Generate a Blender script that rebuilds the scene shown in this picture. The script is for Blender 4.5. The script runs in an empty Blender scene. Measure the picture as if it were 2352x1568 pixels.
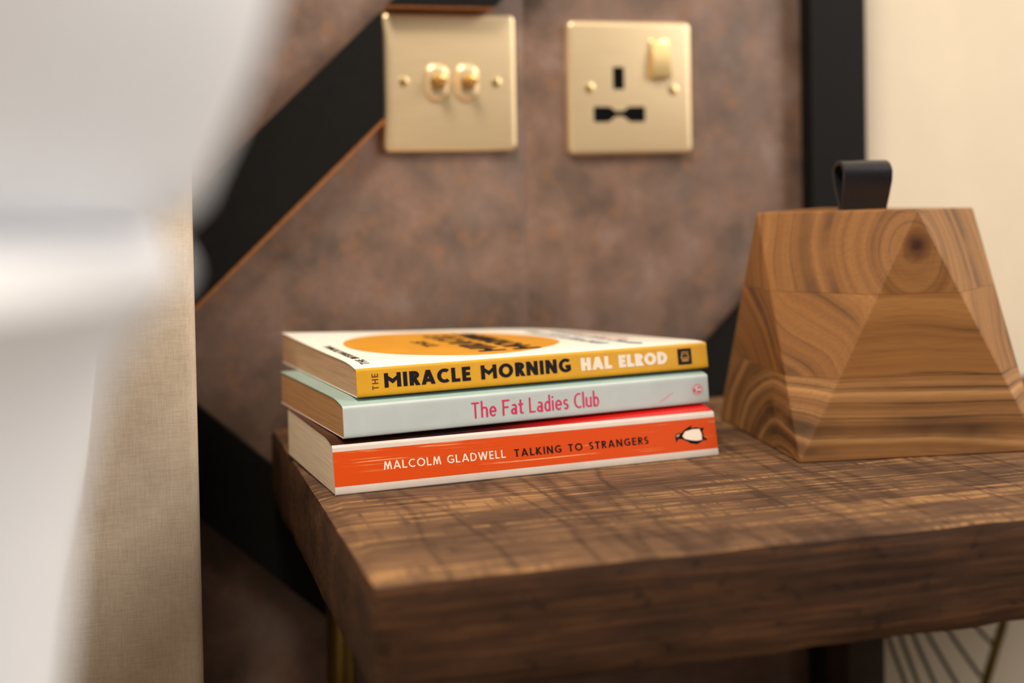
import bpy, bmesh, math, random
from mathutils import Vector, Matrix, noise
C = bpy.context.scene.collection
MM = 0.001
ZT = 0.55                                   # height of the nightstand top above the floor
def V(x, y, z): return Vector((x*MM, y*MM, z*MM + ZT))   # millimetres, z = 0 on the nightstand top

# ------------------------------------------------------------------ camera
cd = bpy.data.cameras.new('camera'); cam = bpy.data.objects.new('camera', cd); C.objects.link(cam)
right = Vector((0.96043069, -0.27786908, -0.0190175)); up = Vector((0.02490897, 0.01768717, 0.99953324)); fwd = Vector((0.27740302, 0.96045611, -0.02390873))
cam.matrix_world = Matrix.Translation(V(0, -801.15, 140.96)) @ Matrix((right, up, -fwd)).transposed().to_4x4()
cd.sensor_width = 36.0; cd.lens = 3021*36/2352; cd.shift_x = 30.6/2352; cd.shift_y = -293.7/2352
cd.clip_start = 0.01; cd.clip_end = 30
cd.dof.use_dof = True; cd.dof.focus_distance = 0.612; cd.dof.aperture_fstop = 3.6
bpy.context.scene.camera = cam

# ------------------------------------------------------------------ light
w = bpy.data.worlds.new('room_ambience'); bpy.context.scene.world = w; w.use_nodes = True
bg = w.node_tree.nodes['Background']; bg.inputs[0].default_value = (1.0, 0.90, 0.79, 1); bg.inputs[1].default_value = 0.06
def area(name, loc, target, size, power, col, size_y=None):
    ld = bpy.data.lights.new(name, 'AREA'); ld.energy = power; ld.color = col; ld.size = size
    if size_y: ld.shape = 'RECTANGLE'; ld.size_y = size_y
    o = bpy.data.objects.new(name, ld); C.objects.link(o); o.location = loc
    o.rotation_euler = (target - loc).to_track_quat('-Z', 'Y').to_euler(); return o
area('window_daylight', V(1850, -1150, 950), V(100, -300, 50), 1.0, 46, (1.0, 0.96, 0.91), 1.3)
area('ceiling_downlight', V(-170, -740, 1400), V(230, -220, 0), 0.40, 29, (1.0, 0.88, 0.73))
sc = bpy.context.scene
sc.view_settings.view_transform = 'Standard'; sc.view_settings.look = 'None'
sc.view_settings.exposure = -0.08; sc.view_settings.gamma = 1.0; sc.view_settings.use_curve_mapping = False

# ------------------------------------------------------------------ materials
def lin(c): return tuple(((v/255)/12.92 if v/255 <= 0.04045 else ((v/255+0.055)/1.055)**2.4) for v in c) + (1.0,)
class Mat:
    def __init__(s, name, base=(200,200,200), rough=0.5, metal=0.0, spec=0.5):
        s.m = bpy.data.materials.new(name); s.m.use_nodes = True; s.t = s.m.node_tree; s.b = s.t.nodes['Principled BSDF']
        s.b.inputs['Base Color'].default_value = lin(base); s.b.inputs['Roughness'].default_value = rough
        s.b.inputs['Metallic'].default_value = metal; s.b.inputs['Specular IOR Level'].default_value = spec
    def n(s, typ, **kw):
        nd = s.t.nodes.new(typ)
        for k, v in kw.items(): setattr(nd, k, v)
        return nd
    def put(s, sock, v):
        if hasattr(v, 'links') or isinstance(v, bpy.types.NodeSocket): s.t.links.new(v, sock)
        else: sock.default_value = v
    def coord(s, scale=(1,1,1), loc=(0,0,0), rot=(0,0,0), vec=None):
        mp = s.n('ShaderNodeMapping'); s.put(mp.inputs[0], vec if vec is not None else s.n('ShaderNodeTexCoord').outputs['Object'])
        mp.inputs['Location'].default_value = loc; mp.inputs['Rotation'].default_value = rot; mp.inputs['Scale'].default_value = scale
        return mp.outputs[0]
    def noise(s, vec, scale=5, detail=4, rough=0.5, dist=0.0):
        t = s.n('ShaderNodeTexNoise'); s.put(t.inputs['Vector'], vec); t.inputs['Scale'].default_value = scale
        t.inputs['Detail'].default_value = detail; t.inputs['Roughness'].default_value = rough; t.inputs['Distortion'].default_value = dist
        return t.outputs[0]
    def math(s, op, a, b=0.0, c=0.0, clamp=False):
        t = s.n('ShaderNodeMath', operation=op); t.use_clamp = clamp
        s.put(t.inputs[0], a); s.put(t.inputs[1], b); s.put(t.inputs[2], c); return t.outputs[0]
    def vmath(s, op, a, b):
        t = s.n('ShaderNodeVectorMath', operation=op); s.put(t.inputs[0], a); s.put(t.inputs[1], b); return t
    def ramp(s, fac, stops):
        r = s.n('ShaderNodeValToRGB'); s.put(r.inputs[0], fac); e = r.color_ramp.elements
        while len(e) < len(stops): e.new(0.5)
        for el, (p, col) in zip(e, stops): el.position = p; el.color = lin(col) if isinstance(col, tuple) else (col, col, col, 1)
        return r.outputs[0]
    def mix(s, f, a, b, mode='MIX'):
        t = s.n('ShaderNodeMix', data_type='RGBA', blend_type=mode); s.put(t.inputs[0], f)
        s.put(t.inputs[6], lin(a) if isinstance(a, tuple) else a); s.put(t.inputs[7], lin(b) if isinstance(b, tuple) else b); return t.outputs[2]
    def col(s, v): s.put(s.b.inputs['Base Color'], v); return s
    def bump(s, h, strength=0.3, dist=0.001):
        b = s.n('ShaderNodeBump'); b.inputs['Strength'].default_value = strength; b.inputs['Distance'].default_value = dist
        s.put(b.inputs['Height'], h); s.put(s.b.inputs['Normal'], b.outputs[0]); return s
def flat(name, c, rough=0.5, metal=0.0, var=6, scale=60, spec=0.5):
    m = Mat(name, c, rough, metal, spec); n = m.noise(m.coord(), scale, 3)
    m.col(m.ramp(n, [(0.3, tuple(max(0, v-var) for v in c)), (0.7, tuple(min(255, v+var) for v in c))])); return m

# wall laminate: mottled oxidised-stone pattern
lam = Mat('rust_stone_laminate', rough=0.55)
oi = lam.n('ShaderNodeObjectInfo'); sh_ = lam.n('ShaderNodeCombineXYZ'); lam.put(sh_.inputs[0], lam.math('MULTIPLY', oi.outputs['Random'], 9.0)); lam.put(sh_.inputs[2], lam.math('MULTIPLY', oi.outputs['Random'], 5.0))
pv = lam.vmath('ADD', lam.n('ShaderNodeTexCoord').outputs['Object'], sh_.outputs[0]).outputs[0]
v0 = lam.coord(vec=pv); a = lam.noise(v0, 28, 6, 0.62); b_ = lam.noise(lam.coord(loc=(3, 1, 2), vec=pv), 62, 5, 0.6); c_ = lam.noise(lam.coord(loc=(7, 0, 5), vec=pv), 15, 4, 0.55); g_ = lam.noise(v0, 420, 3, 0.6)
base = lam.ramp(a, [(0.30, (86, 72, 64)), (0.46, (114, 91, 79)), (0.58, (130, 103, 90)), (0.72, (146, 126, 117))])
base = lam.mix(lam.ramp(b_, [(0.54, 0.0), (0.70, 0.75)]), base, (140, 101, 72))
base = lam.mix(lam.ramp(c_, [(0.50, 0.0), (0.68, 0.55)]), base, (120, 106, 98))
base = lam.mix(lam.ramp(g_, [(0.45, 0.0), (0.75, 0.28)]), base, (84, 64, 54))
lam.col(base).bump(a, 0.1, 0.0005)
plaster = flat('cream_painted_plaster', (220, 206, 183), 0.7, var=3, scale=20)
plaster.bump(plaster.noise(plaster.coord(), 160, 3), 0.12, 0.0006)
ceil_m = flat('white_ceiling_paint', (232, 226, 216), 0.8, var=2)
floor_m = Mat('dark_oak_floor', rough=0.5); floor_m.col(floor_m.ramp(floor_m.noise(floor_m.coord((2, 30, 1)), 3, 5), [(0.3, (40, 29, 22)), (0.7, (60, 45, 35))]))
black = flat('black_satin_laminate', (18, 17, 16), 0.6, var=2, scale=300, spec=0.14)
mdf = flat('raw_brown_board_edge', (150, 92, 40), 0.8, var=14, scale=500)

# linen
def linen(name, c, var, sc):
    m = Mat(name, c, 0.9, spec=0.2); v = m.coord()
    wx = m.noise(m.coord((90, 900, 900)), 1.6*sc, 3, 0.6); wz = m.noise(m.coord((900, 900, 90)), 1.6*sc, 3, 0.6); s = m.math('ADD', wx, wz)
    s = m.math('MULTIPLY', s, 0.5); bl = m.noise(v, 60, 3); s2 = m.math('ADD', m.math('MULTIPLY', s, 0.7), m.math('MULTIPLY', bl, 0.3))
    m.col(m.ramp(s2, [(0.36, tuple(k-var for k in c)), (0.62, tuple(min(255, k+var) for k in c))])).bump(s, 0.35, 0.0004); return m
linen_m = linen('beige_linen_upholstery', (206, 188, 165), 13, 1.0)
white_cloth = Mat('white_cotton', (243, 245, 250), 0.9, spec=0.2); white_cloth.bump(white_cloth.noise(white_cloth.coord(), 25, 3), 0.25, 0.004)
matt_m = flat('mattress_ticking', (216, 208, 198), 0.9, var=4)

# rough-sawn table wood
def sawn():
    m = Mat('rough_sawn_dark_wood', rough=0.68, spec=0.18)
    co = m.n('ShaderNodeTexCoord').outputs['Object']
    wn = m.n('ShaderNodeTexNoise'); m.put(wn.inputs['Vector'], co); wn.inputs['Scale'].default_value = 14
    wob = m.vmath('MULTIPLY', m.vmath('SUBTRACT', wn.outputs[1], (0.5, 0.5, 0.5)).outputs[0], (0.012, 0.0025, 0.0025)).outputs[0]
    pv = m.vmath('ADD', co, wob).outputs[0]
    g1 = m.noise(m.coord((13, 330, 330), vec=pv), 1.0, 5, 0.62); g2 = m.noise(m.coord((30, 420, 420), loc=(3, 1, 2), vec=pv), 1.0, 4, 0.6)
    fine = m.noise(m.coord((40, 1000, 1000)), 1.0, 3, 0.6); blotch = m.noise(m.coord((12, 30, 30)), 1.0, 4, 0.6)
    saw = m.noise(m.coord((260, 30, 12), rot=(0, 0, 0.12)), 1.0, 3, 0.6); deep = m.noise(m.coord((34, 5, 6), rot=(0, 0, 0.10), loc=(1.3, 0.2, 0)), 1.0, 2, 0.5)
    body = m.ramp(m.math('ADD', m.math('MULTIPLY', blotch, 0.6), m.math('MULTIPLY', g2, 0.4)), [(0.36, (66, 48, 37)), (0.48, (92, 68, 50)), (0.62, (122, 90, 62))])
    streak = m.ramp(m.math('ADD', g1, m.math('MULTIPLY', m.math('SUBTRACT', blotch, 0.5), 0.25)), [(0.53, 0.0), (0.61, 0.65), (0.72, 1.0)])
    cut = m.ramp(saw, [(0.40, 0.1), (0.50, 1.0)])
    c = m.mix(m.math('MULTIPLY', streak, cut), body, (158, 119, 76))
    dk = m.ramp(g1, [(0.33, 0.6), (0.43, 0.0)]); c = m.mix(dk, c, (58, 41, 31))
    nick = m.math('MULTIPLY', m.ramp(saw, [(0.32, 0.6), (0.40, 0.0)]), m.ramp(blotch, [(0.40, 1.0), (0.60, 0.2)])); c = m.mix(nick, c, (60, 43, 33))
    line_ = m.ramp(m.math('ABSOLUTE', m.math('SUBTRACT', deep, 0.5)), [(0.0, 0.85), (0.018, 0.5), (0.045, 0.0)]); c = m.mix(m.math('MULTIPLY', line_, m.ramp(g1, [(0.35, 1.0), (0.62, 0.45)])), c, (50, 35, 27))
    c = m.mix(m.ramp(fine, [(0.5, 0.0), (0.72, 0.4)]), c, (74, 51, 36))
    # upward faces take the lighter streaked colour, side faces the darker edge colour
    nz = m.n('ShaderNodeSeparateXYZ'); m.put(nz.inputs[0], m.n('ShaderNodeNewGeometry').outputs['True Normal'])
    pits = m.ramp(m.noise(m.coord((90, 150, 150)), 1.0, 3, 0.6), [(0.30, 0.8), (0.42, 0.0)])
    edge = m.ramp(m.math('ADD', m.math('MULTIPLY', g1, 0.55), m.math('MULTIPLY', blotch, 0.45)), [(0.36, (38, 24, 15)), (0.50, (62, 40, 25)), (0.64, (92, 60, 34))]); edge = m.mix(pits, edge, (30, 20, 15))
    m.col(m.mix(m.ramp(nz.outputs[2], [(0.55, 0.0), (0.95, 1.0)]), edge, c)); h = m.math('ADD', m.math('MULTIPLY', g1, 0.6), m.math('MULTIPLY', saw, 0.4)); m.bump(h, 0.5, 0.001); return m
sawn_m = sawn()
brass_dark = flat('aged_brass', (120, 98, 48), 0.4, 0.9, var=12)
dark_post = flat('dark_stained_post', (52, 34, 25), 0.7, var=8, scale=90)

# ------------------------------------------------------------------ mesh helpers
def obj(name, bm, mat, parent=None, smooth=None, kind=None, label=None):
    me = bpy.data.meshes.new(name); bmesh.ops.recalc_face_normals(bm, faces=bm.faces[:]); bm.to_mesh(me); bm.free()
    for mm_ in (mat if isinstance(mat, (list, tuple)) else [mat]): me.materials.append(mm_.m)
    if smooth is not None:
        for p in me.polygons: p.use_smooth = True
        me.set_sharp_from_angle(angle=math.radians(smooth))
    o = bpy.data.objects.new(name, me); C.objects.link(o)
    if parent is not None: o.parent = parent
    if kind: o['kind'] = kind
    if label: o['label'] = label
    return o
def tag(o, label, cat, group=None):
    o['label'] = label; o['category'] = cat
    if group: o['group'] = group
    return o
def empty(name, loc, rz=0.0):
    o = bpy.data.objects.new(name, None); C.objects.link(o); o.location = loc; o.rotation_euler = (0, 0, rz); o.empty_display_size = 0.02; return o
def box(bm, x0, x1, y0, y1, z0, z1, bev=0.0, seg=2):
    vs = [bm.verts.new((x*MM, y*MM, z*MM)) for z in (z0, z1) for y in (y0, y1) for x in (x0, x1)]
    fs = [(0,1,3,2), (4,6,7,5), (0,4,5,1), (2,3,7,6), (0,2,6,4), (1,5,7,3)]
    faces = [bm.faces.new([vs[i] for i in f]) for f in fs]
    if bev: bmesh.ops.bevel(bm, geom=list({e for f in faces for e in f.edges}), offset=bev*MM, segments=seg, affect='EDGES', profile=0.5)
    return bm
def boxobj(name, dims, mat, parent=None, bev=0.0, seg=2, **kw):
    """dims in scene millimetres; the mesh sits in the parent's space when there is one, else about its own centre base"""
    x0, x1, y0, y1, z0, z1 = dims; bm = bmesh.new()
    if parent is None:
        cx, cy = (x0+x1)/2, (y0+y1)/2; box(bm, x0-cx, x1-cx, y0-cy, y1-cy, 0, z1-z0, bev, seg)
        o = obj(name, bm, mat, None, 35 if bev else None, **kw); o.location = V(cx, cy, z0); return o
    box(bm, *dims, bev, seg); return obj(name, bm, mat, parent, 35 if bev else None, **kw)
def prism(bm, pts, y0, y1):
    """polygon in the XZ plane (mm) extruded from y0 to y1"""
    f = [bm.verts.new((x*MM, y0*MM, z*MM)) for x, z in pts]; g = [bm.verts.new((x*MM, y1*MM, z*MM)) for x, z in pts]; n = len(pts)
    bm.faces.new(f); bm.faces.new(g[::-1])
    for i in range(n): bm.faces.new((f[i], g[i], g[(i+1) % n], f[(i+1) % n]))
    return bm
def tube(bm, pts, r0, r1=None, n=10):
    r1 = r0 if r1 is None else r1; rings = []; P = [Vector(p)*MM for p in pts]
    for i, p in enumerate(P):
        d = (P[min(i+1, len(P)-1)] - P[max(i-1, 0)]).normalized(); a = d.orthogonal().normalized(); b = d.cross(a)
        r = (r0 + (r1-r0)*i/(len(P)-1))*MM
        rings.append([bm.verts.new(p + a*math.cos(t)*r + b*math.sin(t)*r) for t in [2*math.pi*k/n for k in range(n)]])
    for q, s in zip(rings, rings[1:]):
        for k in range(n): bm.faces.new((q[k], q[(k+1) % n], s[(k+1) % n], s[k]))
    bm.faces.new(rings[0][::-1]); bm.faces.new(rings[-1]); return bm
def lathe(bm, prof, center, n=28, axis='y', sx=1.0, sz=1.0):
    """profile [(radius, distance towards the room)] revolved about -Y through centre (x, y, z)"""
    cx, cy, cz = center; rings = []
    for r, d in prof:
        rings.append([bm.verts.new(((cx + sx*r*math.cos(t))*MM, (cy - d)*MM, (cz + sz*r*math.sin(t))*MM)) for t in [2*math.pi*k/n for k in range(n)]])
    for q, s in zip(rings, rings[1:]):
        for k in range(n): bm.faces.new((q[k], q[(k+1) % n], s[(k+1) % n], s[k]))
    bm.faces.new(rings[0]); bm.faces.new(rings[-1][::-1]); return bm
def rrect(hx, hz, r, n=8):
    pts = []
    for cx, cz, a0 in ((hx-r, hz-r, 0), (-hx+r, hz-r, 90), (-hx+r, -hz+r, 180), (hx-r, -hz+r, 270)):
        for k in range(n+1):
            t = math.radians(a0 + 90*k/n); pts.append((cx + r*math.cos(t), cz + r*math.sin(t)))
    return pts

# ------------------------------------------------------------------ the room
boxobj('floor', (-2600, 2000, -3200, 10, -580, -550), floor_m, kind='structure')
boxobj('ceiling', (-2600, 2000, -3200, 120, 1850, 1900), ceil_m, kind='structure')
wb = boxobj('wall_back', (-2600, 2000, 12, 120, -550, 1850), plaster, kind='structure')
boxobj('wall_right', (2000, 2100, -3200, 120, -550, 1850), plaster, kind='structure')
boxobj('wall_left', (-2700, -2600, -3200, 120, -550, 1850), plaster, kind='structure')
def child_box(name, parent, dims, mat, bev=0, **kw):        # dims in scene mm, parent placed without rotation
    off = (parent.location - Vector((0, 0, ZT)))/MM; x0, x1, y0, y1, z0, z1 = dims
    bm = box(bmesh.new(), x0-off.x, x1-off.x, y0-off.y, y1-off.y, z0-off.z, z1-off.z, bev)
    return obj(name, bm, mat, parent, 35 if bev else None, **kw)
px_ = [-1260, -760, -252, 250, 487]
for i in range(4): child_box('wall_panel', wb, (px_[i]+0.06, px_[i+1]-0.06, 0, 12, -550, 1250), lam, 0.12)

# black battens standing proud of the laminate
BT = 15
def batten(name, pts, strip=None):
    cx = sum(p[0] for p in pts)/len(pts); cz = min(p[1] for p in pts)
    o = obj(name, prism(bmesh.new(), [(x-cx, z-cz) for x, z in pts], -BT, 0), black, None, kind='structure'); o.location = V(cx, 0, cz)
    if strip:
        s = obj('board_edge', prism(bmesh.new(), [(x-cx, z-cz) for x, z in strip], -BT+0.6, -0.2), mdf, o, label='raw brown board edge')
    return o
batten('trim_1', [(446, -550), (487, -550), (487, 1250), (446, 1250)])
def dg(p, slope, x): return p[1] + slope*(x - p[0])
s1 = 0.955                                       # rising batten, cut away around the switch plate
lowp, upp = (153.5, 179.0), (154.8, 244.5)
batten('trim_2', [(-60, dg(lowp, s1, -60)), (156.2, dg(lowp, s1, 156.2)), (156.2, dg(upp, s1, 156.2)), (-60, dg(upp, s1, -60))],
       [(-60, dg(lowp, s1, -60)-3), (156.2, dg(lowp, s1, 156.2)-3.0), (156.2, dg(lowp, s1, 156.2)), (-60, dg(lowp, s1, -60))])
zc = 249.6; xl = lowp[0] + (zc-lowp[1])/s1; xu = upp[0] + (zc-upp[1])/s1
batten('trim_3', [(xu, zc), (xl, zc), (446, dg(lowp, s1, 446)), (446, dg(upp, s1, 446))], [(xu, zc-1.2), (xl, zc-1.2), (xl, zc), (xu, zc)])
s2 = -0.91
batten('trim_4', [(-60, dg((42, 13), s2, -60)), (205, dg((42, 13), s2, 205)), (205, dg((42, -53.5), s2, 205)), (-60, dg((42, -53.5), s2, -60))])
s3 = 0.955
batten('trim_5', [(205.5, dg((399, 58.5), s3, 205.5)), (446, dg((399, 58.5), s3, 446)), (446, dg((399, 58.5), s3, 446)-66), (205.5, dg((399, 58.5), s3, 205.5)-66)])

# ------------------------------------------------------------------ switch and socket
satin = Mat('satin_brass_plate', (238, 214, 172), 0.42, 0.75)
sv = satin.noise(satin.coord((1, 1, 60)), 40, 3); satin.col(satin.ramp(sv, [(0.3, (233, 207, 164)), (0.7, (241, 219, 180))])).bump(sv, 0.04, 0.0002)
polish = flat('polished_brass', (235, 203, 142), 0.34, 1.0, var=3)
slotm = flat('black_socket_insert', (5, 5, 5), 0.6, var=1, spec=0.08)
def plate(root, hw=43, hh=43):
    bm = bmesh.new(); rings = []
    for ins, d in ((0, 0), (0, 2.6), (0.5, 3.8), (1.4, 4.6), (2.8, 4.9)):
        rings.append([bm.verts.new((x*MM, -d*MM, z*MM)) for x, z in rrect(hw-ins, hh-ins, max(4.6-ins, 1.5), 6)])
    n = len(rings[0])
    for q, s in zip(rings, rings[1:]):
        for k in range(n): bm.faces.new((q[k], q[(k+1) % n], s[(k+1) % n], s[k]))
    bm.faces.new(rings[0]); bm.faces.new(rings[-1][::-1])
    return obj('face_plate', bm, satin, root, 30)
def screw(root, x, z):
    bm = lathe(bmesh.new(), [(3.9, 4.6), (3.9, 5.0), (3.1, 5.15), (3.0, 4.95)], (x, 0, z), 20)
    ring = obj('screw_cup', bm, satin, root, 30)
    bm = lathe(bmesh.new(), [(2.8, 4.7), (2.8, 5.1), (2.2, 5.35), (0.6, 5.45)], (x, 0, z), 20)
    s = obj('screw', bm, polish, root, 40, label='brass screw head')
    bm = box(bmesh.new(), x-2.3, x+2.3, -5.52, -5.2, z-0.35, z+0.35); bmesh.ops.rotate(bm, cent=(x*MM, 0, z*MM), matrix=Matrix.Rotation(0.9 + x*0.04, 3, 'Y'), verts=bm.verts[:])
    obj('screw_slot', bm, slotm, s)
sw = empty('light_switch', V(200.6, 0, 203.4)); tag(sw, 'square satin brass wall plate with two toggle switches, beside the black diagonal batten', 'light switch')
plate(sw); screw(sw, -30.2, 0.4); screw(sw, 29.2, 0.2)
for x in (-8.9, 10.4):
    bm = bmesh.new(); rings = []
    for ins, d in ((0, 4.7), (0.2, 5.6), (1.0, 6.6), (2.4, 7.3), (3.4, 7.5)):
        rings.append([bm.verts.new(((x+a)*MM, -d*MM, b*MM)) for a, b in rrect(7.9-ins, 11.6-ins, 6.6-ins, 8)])
    n = len(rings[0])
    for q, s in zip(rings, rings[1:]):
        for k in range(n): bm.faces.new((q[k], q[(k+1) % n], s[(k+1) % n], s[k]))
    bm.faces.new(rings[-1][::-1])
    tg = obj('toggle', bm, satin, sw, 40)
    obj('collar', lathe(bmesh.new(), [(5.2, 7.2), (5.2, 9.2), (4.6, 9.9), (3.4, 10.0), (3.2, 9.2)], (x, 0, 0), 24), polish, tg, 35)
    bm = tube(bmesh.new(), [(x, -8.5, 0), (x+0.5, -11, 0.5), (x+1.1, -13.5, 1.0), (x+1.4, -15, 1.3)], 2.1, 2.9, 16)
    bmesh.ops.create_uvsphere(bm, u_segments=16, v_segments=10, radius=3.1*MM, matrix=Matrix.Translation(Vector((x+1.5, -15.3, 1.4))*MM))
    obj('lever', bm, polish, tg, 40, label='polished brass toggle lever')
so = empty('power_socket', V(321.1, 0, 200.2)); tag(so, 'single satin brass power socket with black pin slots, right of the toggle switch plate', 'power socket')
plate(so); screw(so, -28.9, 0); screw(so, 29.2, -1.2)
obj('earth_slot', prism(bmesh.new(), [(x-8.8, z+6.4) for x, z in rrect(3.8, 7.2, 0.7, 3)], -5.05, -3), slotm, so, label='black earth pin slot')
bow = [(-16.4, 3.6), (-15.4, 4.4), (-6, 4.3), (-2.6, 1.9), (2.6, 1.9), (6, 4.3), (15.4, 4.4), (16.4, 3.6), (16.4, -3.4), (15.4, -4.2), (7, -4.2), (4.6, -2.6), (2.4, -1.0), (-2.4, -1.0), (-4.6, -2.6), (-7, -4.2), (-15.4, -4.2), (-16.4, -3.4)]
obj('live_neutral_slot', prism(bmesh.new(), [(x*1.08-8.5, z*1.15-17) for x, z in bow], -5.05, -3), slotm, so, label='black bow-tie shaped pin slot')
bm = bmesh.new(); prof = [(-13.2, 4.6), (-12.9, 8.4), (-12.2, 9.3)] + [(-11.5+k*2.3, 9.3-4.0*(k/10)**2.4) for k in range(1, 11)] + [(12.6, 4.7)]
L_ = [[bm.verts.new(((20+sx*6.9)*MM, -d*MM, (19.4+z)*MM)) for z, d in prof] for sx in (-1, -0.9, 0.9, 1)]
for k in (0, 3):
    for v_ in L_[k][1:-1]: v_.co.y += 0.9*MM
for q, s in zip(L_, L_[1:]):
    for k in range(len(prof)-1): bm.faces.new((q[k], q[k+1], s[k+1], s[k]))
for k in (0, 3): bm.faces.new([*L_[k]])
bm.faces.new([L_[k][0] for k in range(4)]); bm.faces.new([L_[k][-1] for k in range(4)])
obj('rocker', bm, polish, so, 50, label='polished brass rocker switch')

# ------------------------------------------------------------------ bed
bed = empty('bed', V(-700, -1000, -550)); tag(bed, 'bed with a tall beige linen headboard and white bedding at the left', 'bed')
def bedbox(name, d, mat, bev): return child_box(name, bed, d, mat, bev)
bm = bmesh.new(); box(bm, -1460, 33.6, -165, -14, -548, 720, 5, 4)  # hidden upper part made tall to shade the wall beside it
for v_ in bm.verts: v_.co -= Vector((-0.7, -1.0, -0.55))
hb = obj('headboard', bm, linen_m, bed, 40)
bedbox('mattress', (-1430, -60, -2150, -168, -210, 20), matt_m, 30)
bedbox('bed_base', (-1430, -60, -2150, -168, -470, -212), linen_m, 6)
for x in (-1400, -120):
    for y in (-2100, -260): bedbox('foot', (x, x+50, y, y+50, -549, -471), dark_post, 3)
def ringed(name, prof, x0, x1, y0, y1, rad, wob, seed, mat):
    """a soft rounded slab: profile of (inset, z) rings around a rounded rectangle"""
    bm = bmesh.new(); cx, cy = (x0+x1)/2, (y0+y1)/2; hx, hy = (x1-x0)/2, (y1-y0)/2; rings = []
    for ins, z in prof:
        r = max(rad - ins*0.3, 12); a, b = max(hx-ins, r+1), max(hy-ins, r+1); ring = []
        base = rrect(a, b, r, 12); dense = []
        for i, p in enumerate(base):
            q = base[(i+1) % len(base)]; k = max(1, int(math.dist(p, q)/14))
            if i % 13 == 12: k = 26
            else: k = 1
            for j in range(k): dense.append((p[0]+(q[0]-p[0])*j/k, p[1]+(q[1]-p[1])*j/k))
        for x, y in dense:
            pnt = Vector((cx+x, cy+y, z)); nz = noise.noise(pnt*0.011 + Vector((seed, 0, 0)))*wob + noise.noise(pnt*0.03 + Vector((0, seed, 0)))*wob*0.4; nz *= max(0.0, min(1.0, abs(z-134.3)/14))
            nrm = Vector((x/hx, y/hy, 0.0)); nrm = nrm.normalized() if nrm.length > 0.01 else Vector((0, 0, 1))
            pnt += nrm*nz*0.7; pnt.z += nz*0.5
            ring.append(bm.verts.new((pnt - Vector((cx, cy, prof[0][1])))*MM))
        rings.append(ring)
    n = len(rings[0])
    for q, s in zip(rings, rings[1:]):
        for k in range(n): bm.faces.new((q[k], q[(k+1) % n], s[(k+1) % n], s[k]))
    bm.faces.new(rings[0][::-1]); bm.faces.new(rings[-1])
    o = obj(name, bm, mat, None, 60); o.location = V(cx, cy, prof[0][1]); return o
duv = ringed('duvet', [(60, 22), (36, 24), (24, 32), (22, 50), (19, 72), (17, 92), (13.5, 106), (10, 115), (6, 121.5), (2.6, 126), (0.5, 129), (1.5, 131.6), (5, 133.4), (20, 134.2), (200, 134.2)], -620, 9.2, -660, -190, 55, 3.5, 3.1, white_cloth)
tag(duv, 'thick white folded duvet on the mattress edge, under the pillow', 'duvet')
pil = ringed('pillow', [(200, 134.5), (60, 134.5), (20, 134.6), (14.5, 136), (11.5, 139), (9.5, 144), (6.5, 151), (3, 160), (0, 172), (0, 190), (3, 206), (10, 222), (26, 238), (60, 252), (120, 262), (220, 266)], -560, 24.5, -650, -200, 60, 4.5, 8.7, white_cloth)
tag(pil, 'plump white pillow lying on the folded duvet in front of the headboard', 'pillow')

# ------------------------------------------------------------------ nightstand
TX0, TX1, TY0, TY1, TH = 82, 800, -347, -22, 44  # unseen right end stretched so the slab shades the wall below it
ns = empty('nightstand', V(324, -180, -550)); tag(ns, 'nightstand with a thick rough-sawn dark wood top holding books and a doorstop', 'nightstand')
bm = bmesh.new(); nx, ny, nz = 140, 64, 9
grid = {}
def surf_pt(i, j, k):
    x = TX0 + (TX1-TX0)*i/nx; y = TY0 + (TY1-TY0)*j/ny; z = -TH + TH*k/nz
    p = Vector((x, y, z)); hx, hy, hz = (TX1-TX0)/2, (TY1-TY0)/2, TH/2; c = Vector(((TX0+TX1)/2, (TY0+TY1)/2, -TH/2)); r = 3.4
    q = p - c; inner = Vector((max(-hx+r, min(hx-r, q.x)), max(-hy+r, min(hy-r, q.y)), max(-hz+r, min(hz-r, q.z)))); d = q - inner
    if d.length > r*1.001: q = inner + d.normalized()*r
    edge = (abs(q.x) > hx-9) + (abs(q.y) > hy-9) + (abs(q.z) > hz-9)
    if edge >= 2:
        q += d.normalized()*(noise.noise(p*0.05)*1.1 - 0.5) if d.length else Vector()
    elif k < nz: q += (d.normalized() if d.length else Vector())*noise.noise(p*0.04)*0.5
    return q + c
def gv(i, j, k):
    if (i, j, k) not in grid: grid[(i, j, k)] = bm.verts.new((surf_pt(i, j, k) - Vector((324, -180, -550)))*MM)
    return grid[(i, j, k)]
for i in range(nx):
    for j in range(ny):
        for k in (0, nz): bm.faces.new([gv(i, j, k), gv(i+1, j, k), gv(i+1, j+1, k), gv(i, j+1, k)])
    for k in range(nz):
        for j in (0, ny): bm.faces.new([gv(i, j, k), gv(i+1, j, k), gv(i+1, j, k+1), gv(i, j, k+1)])
for j in range(ny):
    for k in range(nz):
        for i in (0, nx): bm.faces.new([gv(i, j, k), gv(i, j+1, k), gv(i, j+1, k+1), gv(i, j, k+1)])
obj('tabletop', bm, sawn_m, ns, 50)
def nsp(p): return tuple(Vector(p) - Vector((324, -180, -550)))
obj('leg', tube(bmesh.new(), [nsp((118, -60, -43)), nsp((112, -58, -300)), nsp((104, -56, -549))], 9, 7, 14), brass_dark, ns, 40)
obj('leg', tube(bmesh.new(), [nsp((770, -60, -43)), nsp((774, -58, -300)), nsp((780, -56, -549))], 9, 7, 14), brass_dark, ns, 40)
child_box('rear_leg', ns, (433.5, 459.5, -74, -46, -549, -43), dark_post, 1.5, label='dark wooden back leg')
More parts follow.
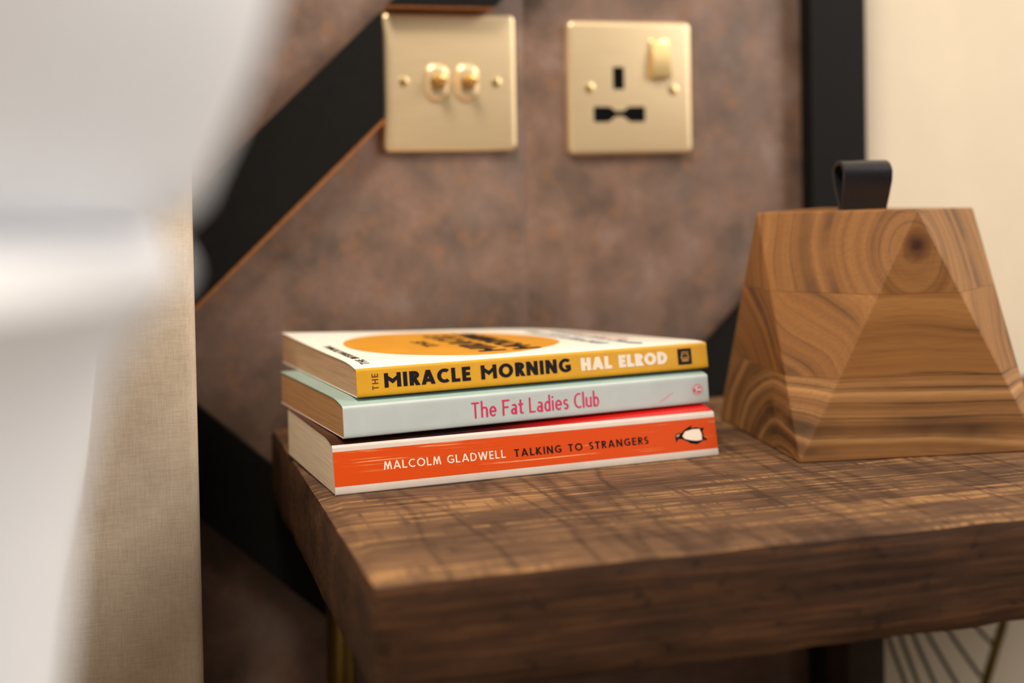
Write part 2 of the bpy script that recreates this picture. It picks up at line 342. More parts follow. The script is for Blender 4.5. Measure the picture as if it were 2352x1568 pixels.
fr = obj('leg', tube(bmesh.new(), [nsp((600, -60, -43)), nsp((555.9, -60, -162.4)), nsp((543.4, -60, -195.6)), nsp((470, -60, -400)), nsp((452, -60, -549))][1:], 3.0, 3.0, 10), brass_dark, ns, 40, label='thin bent brass wire leg')
obj('leg', tube(bmesh.new(), [nsp((540, -60, -43)), nsp((557.5, -60, -158)), nsp((555.9, -60, -162.4))], 3.0, 3.0, 10), brass_dark, ns, 40, label='thin bent brass wire leg')
for (xa, za, xb, zb) in ((472, -161.7, 480.4, -183.4), (481.3, -162.8, 491.3, -188.2), (490.7, -162.4, 504, -190.6), (501.7, -162.3, 519.8, -191.8), (518.5, -163.1, 539.4, -191.6), (539.8, -161.7, 548.4, -170.6)):
    dx, dz = xb-xa, zb-za; t0 = (-43-za)/dz
    fx = 543.4 + (552-543.4)*0; t1 = 1.0
    if xa < 515:                                   # runs down until it meets the slanting brass leg
        for t1 in [1+0.05*k for k in range(200)]:
            x, z = xa+dx*t1, za+dz*t1
            if x >= 543.4 + (z+195.6)*(543.4-470)/(204.4) or z < -380: break
    obj('wire', tube(bmesh.new(), [nsp((xa+dx*t0*0.8, -60, -43)), nsp((xa, -60, za)), nsp((xa+dx*t1, -60, za+dz*t1))], 1.3, 1.3, 8), black, ns, 40)

# ------------------------------------------------------------------ lettering: polygons of a plain stroke alphabet
def clip(poly, lo, hi):
    for sgn, lim in ((1, lo), (-1, hi)):
        out = []
        for i, p in enumerate(poly):
            q = poly[(i+1) % len(poly)]; a = sgn*(p[1]-lim); b = sgn*(q[1]-lim)
            if a >= -1e-9: out.append(p)
            if (a > 1e-9 and b < -1e-9) or (a < -1e-9 and b > 1e-9):
                t = a/(a-b); out.append((p[0]+(q[0]-p[0])*t, p[1]+(q[1]-p[1])*t))
        poly = out
    return poly
def ln(x0, y0, x1, y1, t, ext=0.0, lo=0.0, hi=1.0):
    d = math.hypot(x1-x0, y1-y0); ux, uy = (x1-x0)/d, (y1-y0)/d; nx_, ny_ = -uy*t/2, ux*t/2
    x0 -= ux*ext; y0 -= uy*ext; x1 += ux*ext; y1 += uy*ext
    p = clip([(x0+nx_, y0+ny_), (x1+nx_, y1+ny_), (x1-nx_, y1-ny_), (x0-nx_, y0-ny_)], lo, hi)
    return [p] if len(p) > 2 else []
def arc(cx, cy, rx, ry, a0, a1, t, n=20):
    out = []; 
    for k in range(n):
        q = []
        for ang, s in ((a0+(a1-a0)*k/n, 1), (a0+(a1-a0)*(k+1)/n, 1), (a0+(a1-a0)*(k+1)/n, -1), (a0+(a1-a0)*k/n, -1)):
            r = math.radians(ang); q.append((cx+(rx+s*t/2)*math.cos(r), cy+(ry+s*t/2)*math.sin(r)))
        out.append(q)
    return out
def glyph(ch, t, wd=1.0, splay=0.0):
    h = t/2; P = []
    Vv = lambda x: P.extend(ln(x, 0, x, 1, t)); Hh = lambda y, a, b: P.extend(ln(a, y, b, y, t)); D = lambda *a: P.extend(ln(*a, t, t*1.5))
    if ch == ' ': return [], 0.36*wd
    if ch == 'I': Vv(h); return P, t
    if ch == 'L': wL = 0.50*wd+t*0.25; Vv(h); Hh(h, 0, wL); return P, wL
    if ch == 'E': wE = 0.48*wd+t*0.3; Vv(h); [Hh(y, 0, wE if y != .5 else wE*.93) for y in (h, .5, 1-h)]; return P, wE
    if ch == 'T': wT = 0.58*wd+t*0.2; Hh(1-h, 0, wT); Vv(wT/2); return P, wT
    if ch == 'H': wH = 0.68*wd+t*0.3; Vv(h); Vv(wH-h); Hh(.5, 0, wH); return P, wH
    if ch == 'N': wN = 0.70*wd+t*0.35; Vv(h); Vv(wN-h); D(h*0.9, 1, wN-h*0.9, 0); return P, wN
    if ch == 'M':
        wM = 0.84*wd+t*0.45; o = splay*0.13
        if t > 0.18:                               # heavy face: upright stems, a sharp V that stops well above the baseline
            wM = 0.98*wd+t*0.3; Vv(h); Vv(wM-h); a, b = (0.0, 1.0), (wM/2, .26)
            P.append([(0, 1.0), (wM/2, .58), (wM/2, .26), (0, .74)]); P.append([(wM, 1.0), (wM, .74), (wM/2, .26), (wM/2, .58)]); return P, wM
        D(h*.8, 0, h*.8+o, 1); D(wM-h*.8, 0, wM-h*.8-o, 1)
        P.extend(ln(h*.8+o, 1, wM/2, .22, t, t*1.2, .12 if not splay else 0)); P.extend(ln(wM-h*.8-o, 1, wM/2, .22, t, t*1.2, .12 if not splay else 0)); return P, wM
    if ch == 'A': wA = 0.76*wd+t*0.45; D(h*.95, 0, wA/2, 1.02); D(wA-h*.95, 0, wA/2, 1.02); Hh(.27+t*.08, .25*wA, .75*wA); return P, wA
    if ch == 'K': wK = 0.60*wd+t*0.4; Vv(h); D(h, .42, wK-h*1.1, 1); D(.30*wK, .52, wK-h, 0); return P, wK
    if ch == 'W': wW = 1.08*wd+t*0.4; D(h*.9, 1, wW*.28, 0); D(wW*.28, 0, wW*.5, 1); D(wW*.5, 1, wW*.72, 0); D(wW*.72, 0, wW-h*.9, 1); return P, wW
    if ch == 'R':
        ry = (.56-t)/2+.0; cy = 1-h-ry; wR = 0.54*wd+t*0.35; cx = wR*.45; rx = max(wR-h-cx, .05); Vv(h); Hh(1-h, 0, cx); Hh(cy-ry, 0, cx); P.extend(arc(cx, cy, rx, ry, -90, 90, t, 12)); D(wR*.42, cy-ry, wR-h*.7, 0); return P, wR
    if ch == 'D':
        wD = 0.70*wd+t*0.35; cx = wD*.38; Vv(h); Hh(h, 0, cx); Hh(1-h, 0, cx); P.extend(arc(cx, .5, wD-h-cx, .5-h, -90, 90, t, 16)); return P, wD
    if ch == 'O': wO = 0.92*wd+t*0.25; P.extend(arc(wO/2, .5, wO/2-h, .5-h, 0, 360, t, 32)); return P, wO
    if ch == 'C': r = 0.46*wd+t*0.12; P.extend(arc(r, .5, r-h, .5-h, 52, 308, t, 26)); return P, r*1.62
    if ch == 'G':
        r = 0.46*wd+t*0.12; P.extend(arc(r, .5, r-h, .5-h, 48, 320, t, 26)); P.extend(ln(r*1.72-h, .12, r*1.72-h, .52, t)); Hh(.52-h*.9, r*.95, r*1.72); return P, r*1.74
    if ch == 'S':
        r = (1-t)/4; wS = 0.50*wd+t*0.2; P.extend(arc(wS/2, 1-h-r, wS/2-h, r, 35, 270, t, 16)); P.extend(arc(wS/2, h+r, wS/2-h, r, -145, 90, t, 16)); return P, wS
    # lower case and friends of the slim hand-drawn face
    xh = .68; lo = lambda x0, y0, x1, y1: P.extend(ln(x0, y0, x1, y1, t, 0, -.1, 1.2))
    if ch == 'F*': lo(h, -.02, h+.02, 1); lo(0, 1-h, .42, 1-h); lo(h, .52, .36, .52); return P, .40
    if ch == 'T*': lo(.21, -.03, .21, 1); lo(0, 1-h, .44, 1-h); return P, .44
    if ch == 'L*': lo(h, 0, h, 1); lo(0, h, .36, h); return P, .36
    if ch == 'C*': P.extend(arc(.29, .5, .29-h, .5-h, 62, 300, t, 24)); return P, .42
    if ch == 'h': lo(h, 0, h, 1.06); P.extend(arc(.19, xh-.19, .19-h, .19-h, 0, 180, t, 14)); lo(.38-h, 0, .38-h, xh-.18); return P, .38
    if ch == 'e': P.extend(arc(.20, xh/2, .20-h, xh/2-h, 0, 318, t, 24)); lo(h, xh/2, .40-h*.3, xh/2); return P, .40
    if ch == 'a': P.extend(arc(.16, .21, .16-h, .21-h, 0, 360, t, 20)); lo(.345-h, 0, .345-h, xh-.18); P.extend(arc(.18, xh-.17, .165-h, .17-h, 0, 140, t, 12)); return P, .35
    if ch == 't': lo(.13, .12, .13, .92); lo(0, xh-h, .27, xh-h); P.extend(arc(.24, .14, .11, .14-h, 180, 290, t, 8)); return P, .28
    if ch == 'd': P.extend(arc(.18, xh/2-.01, .18-h, xh/2-h, 0, 360, t, 24)); lo(.36-h, 0, .36-h, 1.06); return P, .36
    if ch == 'b': P.extend(arc(.18, xh/2-.01, .18-h, xh/2-h, 0, 360, t, 24)); lo(h, 0, h, 1.06); return P, .36
    if ch == 'i': lo(h, 0, h, xh); lo(h, .82, h, .95); return P, t
    if ch == 'l': lo(h, 0, h, 1.06); return P, t
    if ch == 's': r = (xh-t)/4; P.extend(arc(.15, xh-h-r, .15-h, r, 30, 270, t, 14)); P.extend(arc(.15, h+r, .15-h, r, -150, 90, t, 14)); return P, .30
    if ch == 'u': lo(h, .17, h, xh); P.extend(arc(.18, .18, .18-h, .18-h, 180, 360, t, 12)); lo(.36-h, 0, .36-h, xh); return P, .36
    raise KeyError(ch)
def layout(chars, t, gap, wd=1.0, splay=0.0, space=None):
    x = 0; out = []
    for ch in chars:
        P, wch = glyph(ch, t, wd, splay)
        if ch == ' ' and space is not None: wch = space
        out += [[(px+x, py) for px, py in p] for p in P]; x += wch + gap
    return out, x - gap
def print_polys(name, polys, F, mat, parent, label=None):
    flat_on_spine = parent.name.startswith('spine')
    """lay flat 2-D polygons (already in surface millimetres) onto a surface by F(u, s) -> point in mm"""
    bm = bmesh.new()
    for i, p in enumerate(polys):                # strokes of one letter lie a few microns apart, so none shades the next
        lay = Vector((0, -1, 0) if flat_on_spine else (0, 0, 1))*(0.004*(i % 29) if 'lettering' in name or 'title' in name or 'tagline' in name else 0.0)
        try: bm.faces.new([bm.verts.new((F(*q)+lay)*MM) for q in p])
        except ValueError: pass
    me = bpy.data.meshes.new(name); bm.to_mesh(me); bm.free(); me.materials.append(mat.m)
    o = bpy.data.objects.new(name, me); C.objects.link(o); o.parent = parent
    if label: o['label'] = label
    return o
def fit(polys, wid, u0, u1, h0, h1, slope=0.0):
    return [[(u0+x/wid*(u1-u0), h0+y*(h1-h0)+slope*(x/wid)) for x, y in p] for p in polys]
def disc(cx, cy, rx, ry, n=40): return [(cx+rx*math.cos(2*math.pi*k/n), cy+ry*math.sin(2*math.pi*k/n)) for k in range(n)]

ink = flat('near_black_ink', (20, 14, 22), 0.6, var=1, spec=0.15); ink2 = flat('worn_black_ink', (18, 14, 12), 0.65, var=2, spec=0.12)
white_ink = flat('off_white_ink', (226, 210, 194), 0.45, var=3); magenta = flat('magenta_ink', (196, 30, 88), 0.45, var=6)
brown_ink = flat('dark_brown_ink', (92, 40, 14), 0.45, var=3); gold_ink = flat('gold_ink', (184, 130, 40), 0.4, var=8)
blue_ink = flat('blue_ink', (28, 86, 128), 0.45, var=4); pink_ink = flat('faded_pink_ink', (206, 140, 150), 0.5, var=5); rose_ink = flat('rose_ink', (150, 70, 86), 0.5, var=5); red_ink = flat('pale_red_ink', (214, 160, 140), 0.5, var=4)

# ------------------------------------------------------------------ books
def paper(name, c, dark, ls):
    m = Mat(name, c, 0.85, spec=0.2); n1 = m.noise(m.coord((14, 14, 900)), ls, 4, 0.65); n2 = m.noise(m.coord((6, 6, 160)), 3, 3, 0.6); g = m.noise(m.coord(), 900, 2)
    k = m.ramp(n1, [(0.28, tuple(int(q*dark) for q in c)), (0.5, c), (0.75, tuple(min(255, int(q*1.04)) for q in c))])
    k = m.mix(m.ramp(n2, [(0.3, 0.35), (0.55, 0.0)]), k, tuple(int(q*0.86) for q in c)); m.col(k).bump(n1, 0.35, 0.0004); return m
def smooth01(s): s = max(0.0, min(1.0, s)); return 1-(1-s)**2.2
def make_book(name, loc, phi, L, D, zs0, zs1, sk, zb0, zb1, mats, lift, sag, sh_b, sh_t, label):
    """local frame: u along the spine, v away from the viewer, z up.  Spine foot on v = 0, spine head on v = sk."""
    root = empty(name, V(loc[0], loc[1], 0), phi); tag(root, label, 'book', 'paperbacks stacked on the nightstand')
    def top(u, v):
        s = smooth01((v-sk)/sh_t); r = u/L; vd = max(0, min(1, (v-sk)/D))
        return zs1 + (zb1-zs1)*s - sag*s*r*(0.12+0.88*vd) - (sag > 0)*2.2*s*max(0, (r-0.72)/0.28)**2*vd + lift*vd*vd*(max(0, 0.4-r)/0.4)**1.5 + 1.0*math.sin(math.pi*r)*s*(0.3+0.7*vd)*(sag > 0)
    def bot(u, v): return zs0 + (zb0-zs0)*smooth01(v/sh_b)
    def grid_sheet(bm, f, v0, v1, th, us, nv, u0=0.0, u1=None):
        u1 = L if u1 is None else u1; A = []; Bv = []
        for i in range(us+1):
            u = u0+(u1-u0)*i/us; ra, rb = [], []
            for j in range(nv+1):
                q = (j/nv)**1.6; v = v0+(v1-v0)*q; z = f(u, v); ra.append(bm.verts.new((u*MM, v*MM, z*MM))); rb.append(bm.verts.new((u*MM, v*MM, (z-th)*MM)))
            A.append(ra); Bv.append(rb)
        for i in range(us):
            for j in range(nv):
                bm.faces.new((A[i][j], A[i+1][j], A[i+1][j+1], A[i][j+1])); bm.faces.new((Bv[i][j], Bv[i][j+1], Bv[i+1][j+1], Bv[i+1][j]))
        for j in range(nv):
            for i in (0, us): bm.faces.new((A[i][j], A[i][j+1], Bv[i][j+1], Bv[i][j]))
        for i in range(us):
            for j in (0, nv): bm.faces.new((A[i][j], A[i+1][j], Bv[i+1][j], Bv[i][j]))
        return bm
    cr = 1.1; th = 0.38
    fc = obj('front_cover', grid_sheet(bmesh.new(), top, sk+cr, D, th, 16, 26), mats['cover'], root, 40)
    obj('back_cover', grid_sheet(bmesh.new(), lambda u, v: bot(u, v)+th, cr, D-0.3, th, 6, 20), mats['back'], root, 40)
    # page block between the covers
    bm = bmesh.new(); nv = 30; us = 12; rows = []
    for i in range(us+1):
        u = 0.25+(L-0.5)*i/us; ring = []
        for j in range(nv+1):
            v = sk+0.5+(D-1.2-sk)*(j/nv)**1.6; ring.append((u, v, top(u, v)-th-0.06))
        for j in range(nv, -1, -1):
            v = 0.5+(D-1.2)*(j/nv)**1.6; ring.append((u, v, bot(u, v)+th+0.06))
        rows.append([bm.verts.new(Vector(p)*MM) for p in ring])
    n = len(rows[0])
    for q, s in zip(rows, rows[1:]):
        for k in range(n): bm.faces.new((q[k], q[(k+1) % n], s[(k+1) % n], s[k]))
    for r in (rows[0], rows[-1]):
        m_ = nv
        for j in range(nv):
            bm.faces.new((r[j], r[j+1], r[n-2-j], r[n-1-j]))
    obj('page_block', bm, mats['pages'], root, 35)
    # spine strip, wrapped a little round both creases
    pts = [(sk+cr+0.05, top(0, sk+cr)+0.02), (sk+0.45, zs1-0.10), (sk+0.12, zs1-0.35), (sk*0.97, zs1-0.9)]
    pts += [(sk*(1-k/8), zs1-0.9-(zs1-zs0-1.8)*k/8) for k in range(1, 8)]
    pts += [(0.03, zs0+0.9), (0.15, zs0+0.35), (0.5, zs0+0.1), (cr+0.05, zs0)]
    inn = [(v+0.34, min(max(z, zs0+0.34), zs1-0.34)) for v, z in pts]
    bm = bmesh.new(); R_ = []
    for i in range(13):
        u = L*i/12; R_.append([bm.verts.new((u*MM, v*MM, z*MM)) for v, z in pts + inn[::-1]])
    n = len(R_[0])
    for q, s in zip(R_, R_[1:]):
        for k in range(n): bm.faces.new((q[k], q[(k+1) % n], s[(k+1) % n], s[k]))
    for r in (R_[0], R_[-1]):
        for k in range(len(pts)-1): bm.faces.new((r[k], r[k+1], r[n-2-k], r[n-1-k]))
    sp = obj('spine', bm, mats['spine'], root, 50)
    def S(u, h):                               # point on the spine, h mm above its foot, a hair proud of it
        k = max(0.0, min(1.0, (h-0.9)/(zs1-zs0-1.8))); return Vector((u, sk*k - 0.09, zs0+h))
    def T(u, v): return Vector((u, v, top(u, v)+0.07))
    return root, fc, sp, S, T
# covers
def scuffed(name, c, sc, amount, rough=0.35):
    m = Mat(name, c, rough, spec=0.2); n = m.noise(m.coord((9, 600, 600)), 1.6, 4, 0.6, 0.4); n2 = m.noise(m.coord((40, 200, 200)), 1.0, 2)
    f = m.math('MULTIPLY', m.ramp(n, [(0.60, 0.0), (0.69, amount)]), m.ramp(n2, [(0.42, 0.0), (0.6, 1.0)])); m.col(m.mix(f, c, sc)); m.bump(n, 0.15, 0.0003); return m
yellow = flat('yellow_cover_print', (199, 146, 4), 0.5, var=4, scale=120); white_c = flat('white_cover', (246, 240, 228), 0.32, var=2)
pale = flat('pale_blue_grey_cover', (174, 184, 184), 0.45, var=4, scale=70); mint = flat('pale_mint_cover', (146, 172, 166), 0.34, var=4); pinkc = flat('pinkish_white_back', (222, 196, 192), 0.4, var=4)
orange = scuffed('orange_spine_print', (194, 66, 0), (232, 176, 126), 0.85, 0.5); red = Mat('glossy_dark_to_red_cover', rough=0.2)      # the print runs from dark brown at the head to red at the tail
rx_ = red.n('ShaderNodeSeparateXYZ'); red.put(rx_.inputs[0], red.coord((5.0, 1, 1))); red.col(red.ramp(rx_.outputs[0], [(0.0, (52, 26, 18)), (0.30, (34, 20, 26)), (0.42, (70, 12, 14)), (0.62, (170, 16, 12)), (1.0, (196, 20, 12))])); wht2 = flat('white_spine_band', (196, 185, 176), 0.45, var=4, scale=90)
ocre = flat('ochre_cover_print', (206, 142, 26), 0.4, var=5)
b0, f0, s0, S0, T0 = make_book('book', (91.18, -210.13), 0.086, 199.08, 102, 0.0, 21.7, 4.5, 0.0, 24.3, dict(cover=red, back=red, spine=wht2, pages=paper('cream_paper', (214, 196, 172), 0.95, 1.6)), 0.6, 0.0, 8, 16,
    'paperback with a worn orange and white spine, lowest of the three stacked books')
b1, f1, s1_, S1, T1 = make_book('book', (96.42, -205.44), 0.134, 196.4, 114, 24.75, 39.2, 1.3, 24.8, 41.6, dict(cover=mint, back=pinkc, spine=pale, pages=paper('tan_paper', (172, 130, 86), 0.86, 1.5)), 0.0, 0.0, 14, 20,
    'pale blue-grey paperback with magenta spine title, between the yellow and orange books')
b2, f2, s2_, S2, T2 = make_book('book', (104.2, -198.6), 0.128, 190.5, 141, 42.05, 55.1, 1.7, 42.05, 57.0, dict(cover=white_c, back=white_c, spine=yellow, pages=paper('warm_paper', (188, 154, 122), 0.86, 1.2)), 1.8, 7.6, 10, 24,
    'white paperback with a yellow spine and golden disc on its cover, topmost of the stack')
# lowest book: orange field on a white spine, names, penguin
def grid_polys(u0, u1, h0, h1, nu, nh):
    return [[(u0+(u1-u0)*i/nu, h0+(h1-h0)*j/nh), (u0+(u1-u0)*(i+1)/nu, h0+(h1-h0)*j/nh), (u0+(u1-u0)*(i+1)/nu, h0+(h1-h0)*(j+1)/nh), (u0+(u1-u0)*i/nu, h0+(h1-h0)*(j+1)/nh)] for i in range(nu) for j in range(nh)]
print_polys('orange_band', grid_polys(0.02, 199.06, 3.95, 19.2, 8, 8), lambda u, h: S0(u, h)+Vector((0, 0.04, 0)), orange, s0, 'scuffed orange band')
P, wd = layout('MALCOLM GLADWELL', 0.14, 0.17, 0.92, 1.0, 0.34); print_polys('author_lettering', fit(P, wd, 23.6, 83.9, 9.45, 13.15), S0, white_ink, s0, 'white author lettering')
P, wd = layout('TALKING TO STRANGERS', 0.165, 0.20, 0.86, 1.0, 0.34); print_polys('title_lettering', fit(P, wd, 88.4, 160.3, 9.35, 12.85), S0, ink2, s0, 'worn black title lettering')
def zpt(zx, zy): return (175.13 + (zx-1790)*0.0612, 11.35 + ((553-0.109*(zx-1935)) - zy)/20.2)
def zp(l): return [zpt(*p) for p in l]
up_ = lambda dv: (lambda u, h: S0(u, h)+Vector((0, -dv, 0)))
peng = print_polys('penguin_emblem', [zp([(1838, 575), (1858, 530), (1900, 490), (2000, 472), (2045, 480), (2062, 540), (2052, 604), (2000, 622), (1930, 618), (1870, 600)]),
    zp([(1850, 545), (1880, 505), (1930, 470), (1968, 452), (1950, 480), (1900, 512)]), zp([(1880, 596), (1930, 632), (1990, 640), (2040, 612), (1990, 606), (1930, 604)]),
    zp([(2040, 486), (2062, 472), (2072, 488), (2052, 512)]), zp([(2046, 590), (2062, 566), (2088, 584), (2078, 606)]), zp([(1795, 560), (1812, 536), (1850, 530), (1872, 560), (1862, 590), (1822, 590), (1806, 606)]),
    zp([(1797, 572), (1824, 585), (1800, 628)])], S0, ink2, s0, 'black sideways penguin emblem')
print_polys('penguin_belly', [zp([(1862, 562), (1892, 515), (1960, 494), (2028, 488), (2044, 540), (2040, 596), (1990, 606), (1930, 600), (1882, 588)])], up_(0.04), white_ink, s0, 'white penguin belly')
print_polys('penguin_face', [zp([(1803, 560), (1815, 544), (1842, 540), (1834, 562), (1812, 574)])], up_(0.04), flat('grey_ink', (150, 120, 96), 0.5, var=5), s0, 'grey penguin cheek')
# middle book
P, wd = layout(['T*', 'h', 'e', ' ', 'F*', 'a', 't', ' ', 'L*', 'a', 'd', 'i', 'e', 's', ' ', 'C*', 'l', 'u', 'b'], 0.105, 0.085, 1.0, 0.0, 0.16)
print_polys('title_lettering', fit(P, wd, 63.6, 132.4, 3.85, 11.2), S1, magenta, s1_, 'magenta title lettering')
print_polys('publisher_oval', arc(189.8, 7.4, 2.9, 2.5, 0, 360, 0.9, 28), S1, pink_ink, s1_, 'faded pink oval emblem')
print_polys('publisher_bird', [disc(189.9, 7.5, 2.0, 1.6, 20)], lambda u, h: S1(u, h)+Vector((0, -0.03, 0)), flat('pale_pink_ink', (216, 186, 188), 0.5, var=3), s1_, 'pale pink oval centre')
print_polys('publisher_mark', [disc(188.1, 7.1, 0.8, 0.9, 12), disc(190.6, 8.2, 1.0, 0.4, 12), disc(190.4, 6.3, 1.2, 0.4, 12)], lambda u, h: S1(u, h)+Vector((0, -0.06, 0)), rose_ink, s1_, 'rose emblem marks')
print_polys('smear', [[(166.5, 2.4), (169.0, 3.4), (172.0, 4.9), (175.6, 7.2), (175.2, 7.3), (171.0, 5.2), (168.0, 3.7)]], S1, pink_ink, s1_, 'faint pink smear')
# top book
P, wd = layout('MIRACLE MORNING', 0.225, 0.12, 0.86, 0.0, 0.36); print_polys('title_lettering', fit(P, wd, 13.5, 111.1, 3.75, 10.4, 0.25), S2, ink, s2_, 'black title lettering')
P, wd = layout('HAL ELROD', 0.27, 0.07, 0.84, 0.0, 0.32); print_polys('author_lettering', fit(P, wd, 116.7, 166.4, 3.95, 10.2), S2, white_ink, s2_, 'off-white author lettering')
P, wd = layout('THE', 0.15, 0.28, 0.95); Q = fit(P, wd, 0, 7.3, 0, 3.1); print_polys('article_lettering', [[(10.55-y, 3.2+x) for x, y in p] for p in Q], S2, brown_ink, s2_, 'small brown lettering turned upright')
print_polys('publisher_square', grid_polys(172.7, 181.0, 2.75, 10.95, 2, 4), S2, ink, s2_, 'dark square emblem')
emb = [[(174.9-0+k*0.0, h), (179.2, h+0.05), (179.2, h+0.45), (174.9, h+0.4)] for k, h in enumerate((8.9, 8.0, 6.2, 5.3, 4.4))] + arc(177.0, 6.6, 2.3, 1.7, 0, 360, 0.4, 20)
print_polys('publisher_emblem', emb, lambda u, h: S2(u, h)+Vector((0, -0.04, 0)), gold_ink, s2_, 'gold emblem lines')
# cover of the top book: golden disc, title lines, tagline along the head, small blue and red lines
Tt = lambda dz: (lambda u, v: T2(u, v)+Vector((0, 0, dz)))
cu, cv, rr = 74, 68.5, 57.5
polys = []
for k in range(16):
    r0_, r1_ = rr*k/16, rr*(k+1)/16
    for q in range(64):
        a0_, a1_ = 2*math.pi*q/64, 2*math.pi*(q+1)/64
        pp = [(cu+r0_*math.cos(a0_), cv+r0_*math.sin(a0_)), (cu+r1_*math.cos(a0_), cv+r1_*math.sin(a0_)), (cu+r1_*math.cos(a1_), cv+r1_*math.sin(a1_)), (cu+r0_*math.cos(a1_), cv+r0_*math.sin(a1_))]
        polys.append(pp if k else pp[1:])
print_polys('golden_disc', polys, Tt(0), ocre, f2, 'large golden disc print')
def cover_line(txt, t, gap, u_base, cap, v0, v1, wdt=0.86): P, wd = layout(txt, t, gap, wdt, 0.0, 0.36); return [[(u_base-y*cap, v0+(v1-v0)*x/wd) for x, y in p] for p in P]
def sub(polys): return polys
print_polys('cover_title', cover_line('MIRACLE', 0.23, 0.10, 85, 15, 19, 104) + cover_line('MORNING', 0.23, 0.10, 104, 15, 19, 112) + cover_line('THE', 0.16, 0.12, 62, 8, 52, 80), Tt(0.08), ink, f2, 'black cover title')
print_polys('cover_tagline', cover_line('THE INTERNATIONAL', 0.19, 0.14, 9.6, 4.4, 9.5, 78) , Tt(0.02), ink, f2, 'black tagline lettering along the cover head')
rnd = random.Random(4); sq = []; sr = []
for u_, lst, v_ in ((141, sq, 22), (156, sq, 15), (168, sr, 40)):
    while v_ < 112:
        l_ = rnd.uniform(3.0, 6.0); lst += arc(u_, v_+l_/2, 3.4, l_/2, rnd.choice((0, 40, 90)), rnd.choice((230, 290, 360)), 1.8, 12); v_ += l_+1.4
sq += [[(158.5, 11.5), (159.5, 14), (156, 17), (153.5, 16), (155.5, 12.5)]]
print_polys('cover_script', sq, Tt(0.02), blue_ink, f2, 'blue cover script'); print_polys('cover_small_print', sr, Tt(0.02), red_ink, f2, 'pale red cover print')

# ------------------------------------------------------------------ wooden doorstop
DC = (390.4, -169.5); DTH = -0.138; SB, RT, ZTOP = 64.0, 62.0, 122.0
ds = empty('doorstop', V(DC[0], DC[1], 0.0), DTH); tag(ds, 'faceted wooden doorstop block with a black leather loop on top, beside the books', 'doorstop')
def teak(name, c0, c1, c2, line, centre, scale, aniso, wobble, thin, lines=0.42):
    m = Mat(name, rough=0.45, spec=0.4); co = m.coord((1, 1, 1), loc=tuple(-k*MM for k in centre))
    wv = m.n('ShaderNodeTexNoise'); m.put(wv.inputs['Vector'], m.coord((5, 14, 14))); wv.inputs['Scale'].default_value = 1.2; wv.inputs['Detail'].default_value = 1.5
    off = m.vmath('MULTIPLY', m.vmath('SUBTRACT', wv.outputs[1], (0.5, 0.5, 0.5)).outputs[0], (0.03*wobble, 0.03*wobble, 0.03*wobble)).outputs[0]
    p = m.vmath('MULTIPLY', m.vmath('ADD', co, off).outputs[0], aniso).outputs[0]
    d = m.n('ShaderNodeVectorMath', operation='LENGTH'); m.put(d.inputs[0], p); dist = d.outputs['Value']
    cx = m.n('ShaderNodeCombineXYZ'); m.put(cx.inputs[0], m.math('MULTIPLY', dist, scale)); ring = m.noise(cx.outputs[0], 1.0, 5, 0.62)
    cl = m.n('ShaderNodeCombineXYZ'); m.put(cl.inputs[1], m.math('MULTIPLY', dist, scale*lines)); lr = m.noise(cl.outputs[0], 1.0, 1, 0.5)
    ln_ = m.ramp(m.math('ABSOLUTE', m.math('SUBTRACT', lr, 0.5)), [(0.0, 0.95), (0.012*thin, 0.4), (0.05*thin, 0.0)])
    fib = m.noise(m.coord((50, 700, 700)), 1.0, 4, 0.65); big = m.noise(m.coord((10, 25, 25), loc=(2, 5, 1)), 1.5, 3)
    c = m.ramp(ring, [(0.32, c0), (0.48, c1), (0.66, c2)])
    c = m.mix(m.math('MULTIPLY', ln_, m.ramp(big, [(0.35, 0.2), (0.6, 0.85)])), c, line)
    c = m.mix(m.ramp(fib, [(0.48, 0.0), (0.75, 0.35)]), c, tuple(int(q*0.66) for q in c1)); m.mm = c
    m.col(c).bump(fib, 0.1, 0.0003); return m
tk_low = teak('teak_board_dark_streaks', (94, 60, 30), (142, 98, 56), (186, 140, 88), (44, 28, 18), (-84, -40, -26), 120, (0.12, 1, 1.2), 0.55, 2.4, 0.5)
tk_mid = teak('teak_board_wavy', (112, 71, 33), (136, 90, 45), (160, 112, 60), (74, 46, 23), (30, 70, -40), 130, (0.22, 1, 1), 0.9, 1.0, 0.55)
tk_top = teak('teak_board_knotty', (112, 73, 35), (135, 90, 46), (153, 106, 58), (76, 48, 24), (-3, -62, 104), 120, (1, 0.8, 0.75), 0.45, 0.9, 0.5)
# knot in the topmost board
kd = tk_top.n('ShaderNodeVectorMath', operation='DISTANCE'); tk_top.put(kd.inputs[0], tk_top.coord()); kd.inputs[1].default_value = (-0.001, -0.062, 0.1055)
kn = tk_top.math('ADD', kd.outputs['Value'], tk_top.math('MULTIPLY', tk_top.noise(tk_top.coord(), 180, 3), 0.004))
tk_top.col(tk_top.mix(tk_top.ramp(tk_top.math('MULTIPLY', kn, 50), [(0.18, 1.0), (0.36, 0.55), (0.55, 0.0)]), tk_top.mm, (62, 30, 16)))
base_v = [(-SB, -SB, 0), (SB, -SB, 0), (SB, SB, 0), (-SB, SB, 0)]; top_v = [(-RT, 0, ZTOP), (0, -RT, ZTOP+1.6), (RT, 0, ZTOP), (0, RT, ZTOP)]
bm0 = bmesh.new()
for p in base_v + top_v: bm0.verts.new(Vector(p)*MM)
bmesh.ops.convex_hull(bm0, input=bm0.verts[:]); bmesh.ops.dissolve_limit(bm0, angle_limit=0.02, verts=bm0.verts[:], edges=bm0.edges[:])
bmesh.ops.bevel(bm0, geom=bm0.edges[:], offset=0.9*MM, segments=2, affect='EDGES', profile=0.5)
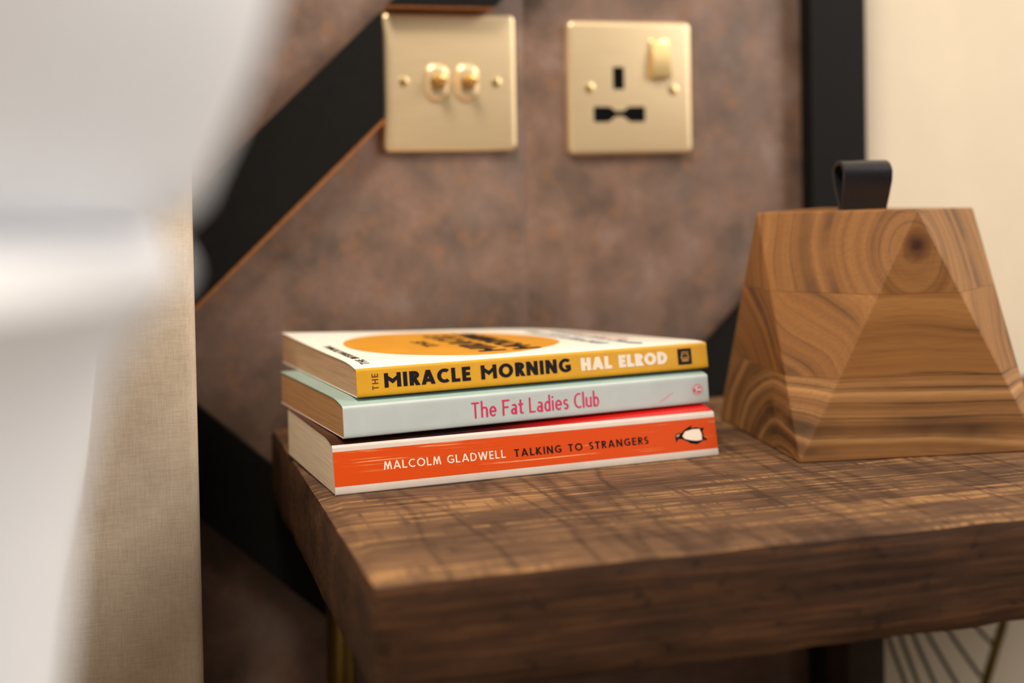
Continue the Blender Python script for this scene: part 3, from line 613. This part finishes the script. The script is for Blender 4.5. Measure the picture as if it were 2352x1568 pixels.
cuts = [-1, 40.6, 81.6, 200]
for k, mt in enumerate((tk_low, tk_mid, tk_top)):
    b_ = bm0.copy()
    for zc_, outer in ((cuts[k], False), (cuts[k+1], True)):
        r_ = bmesh.ops.bisect_plane(b_, geom=b_.verts[:]+b_.edges[:]+b_.faces[:], plane_co=(0, 0, (zc_ - (0.06 if outer else -0.06))*MM), plane_no=(0, 0, 1), clear_outer=outer, clear_inner=not outer)
        ed = [e for e in r_['geom_cut'] if isinstance(e, bmesh.types.BMEdge)]
        if ed: bmesh.ops.edgeloop_fill(b_, edges=ed)
    obj('wood_layer', b_, mt, ds, 12)
# leather loop: a strap bent over on itself, pinched where it enters the wood
leather = Mat('black_leather', (26, 26, 30), 0.3, spec=0.5); ln2 = leather.noise(leather.coord(), 900, 3); leather.col(leather.ramp(ln2, [(0.3, (22, 22, 26)), (0.7, (34, 34, 40))])).bump(ln2, 0.2, 0.0003)
prof = [(-1.6, -6), (-2.2, 2), (-4.4, 9), (-6.6, 16), (-7.2, 20)] + [(-7.2*math.cos(t), 20+5.6*math.sin(t)) for t in [math.pi*k/12 for k in range(1, 12)]] + [(7.2, 20), (6.6, 16), (4.4, 9), (2.2, 2), (1.6, -6)]
bm = bmesh.new(); uc, vc, hw_, tk = -10.5, -16.0, 13.5, 1.25; rows = []
for i, (v_, z_) in enumerate(prof):
    a = Vector(prof[max(i-1, 0)]); c = Vector(prof[min(i+1, len(prof)-1)]); d = (c-a).normalized(); nrm = Vector((-d.y, d.x)); row = []
    hh_ = hw_*(1 - 0.14*max(0, (14-z_)/20))
    for uu, off in ((-hh_+0.5, tk), (hh_-0.5, tk), (hh_, tk-0.5), (hh_, -tk+0.5), (hh_-0.5, -tk), (-hh_+0.5, -tk), (-hh_, -tk+0.5), (-hh_, tk-0.5)):
        row.append(bm.verts.new(Vector((uc+uu+1.5, vc+v_+nrm.x*off, ZTOP+z_+nrm.y*off))*MM))
    rows.append(row)
for q, s in zip(rows, rows[1:]):
    for k in range(8): bm.faces.new((q[k], q[(k+1) % 8], s[(k+1) % 8], s[k]))
bm.faces.new(rows[0][::-1]); bm.faces.new(rows[-1])
obj('leather_loop', bm, leather, ds, 40, label='black leather strap loop')
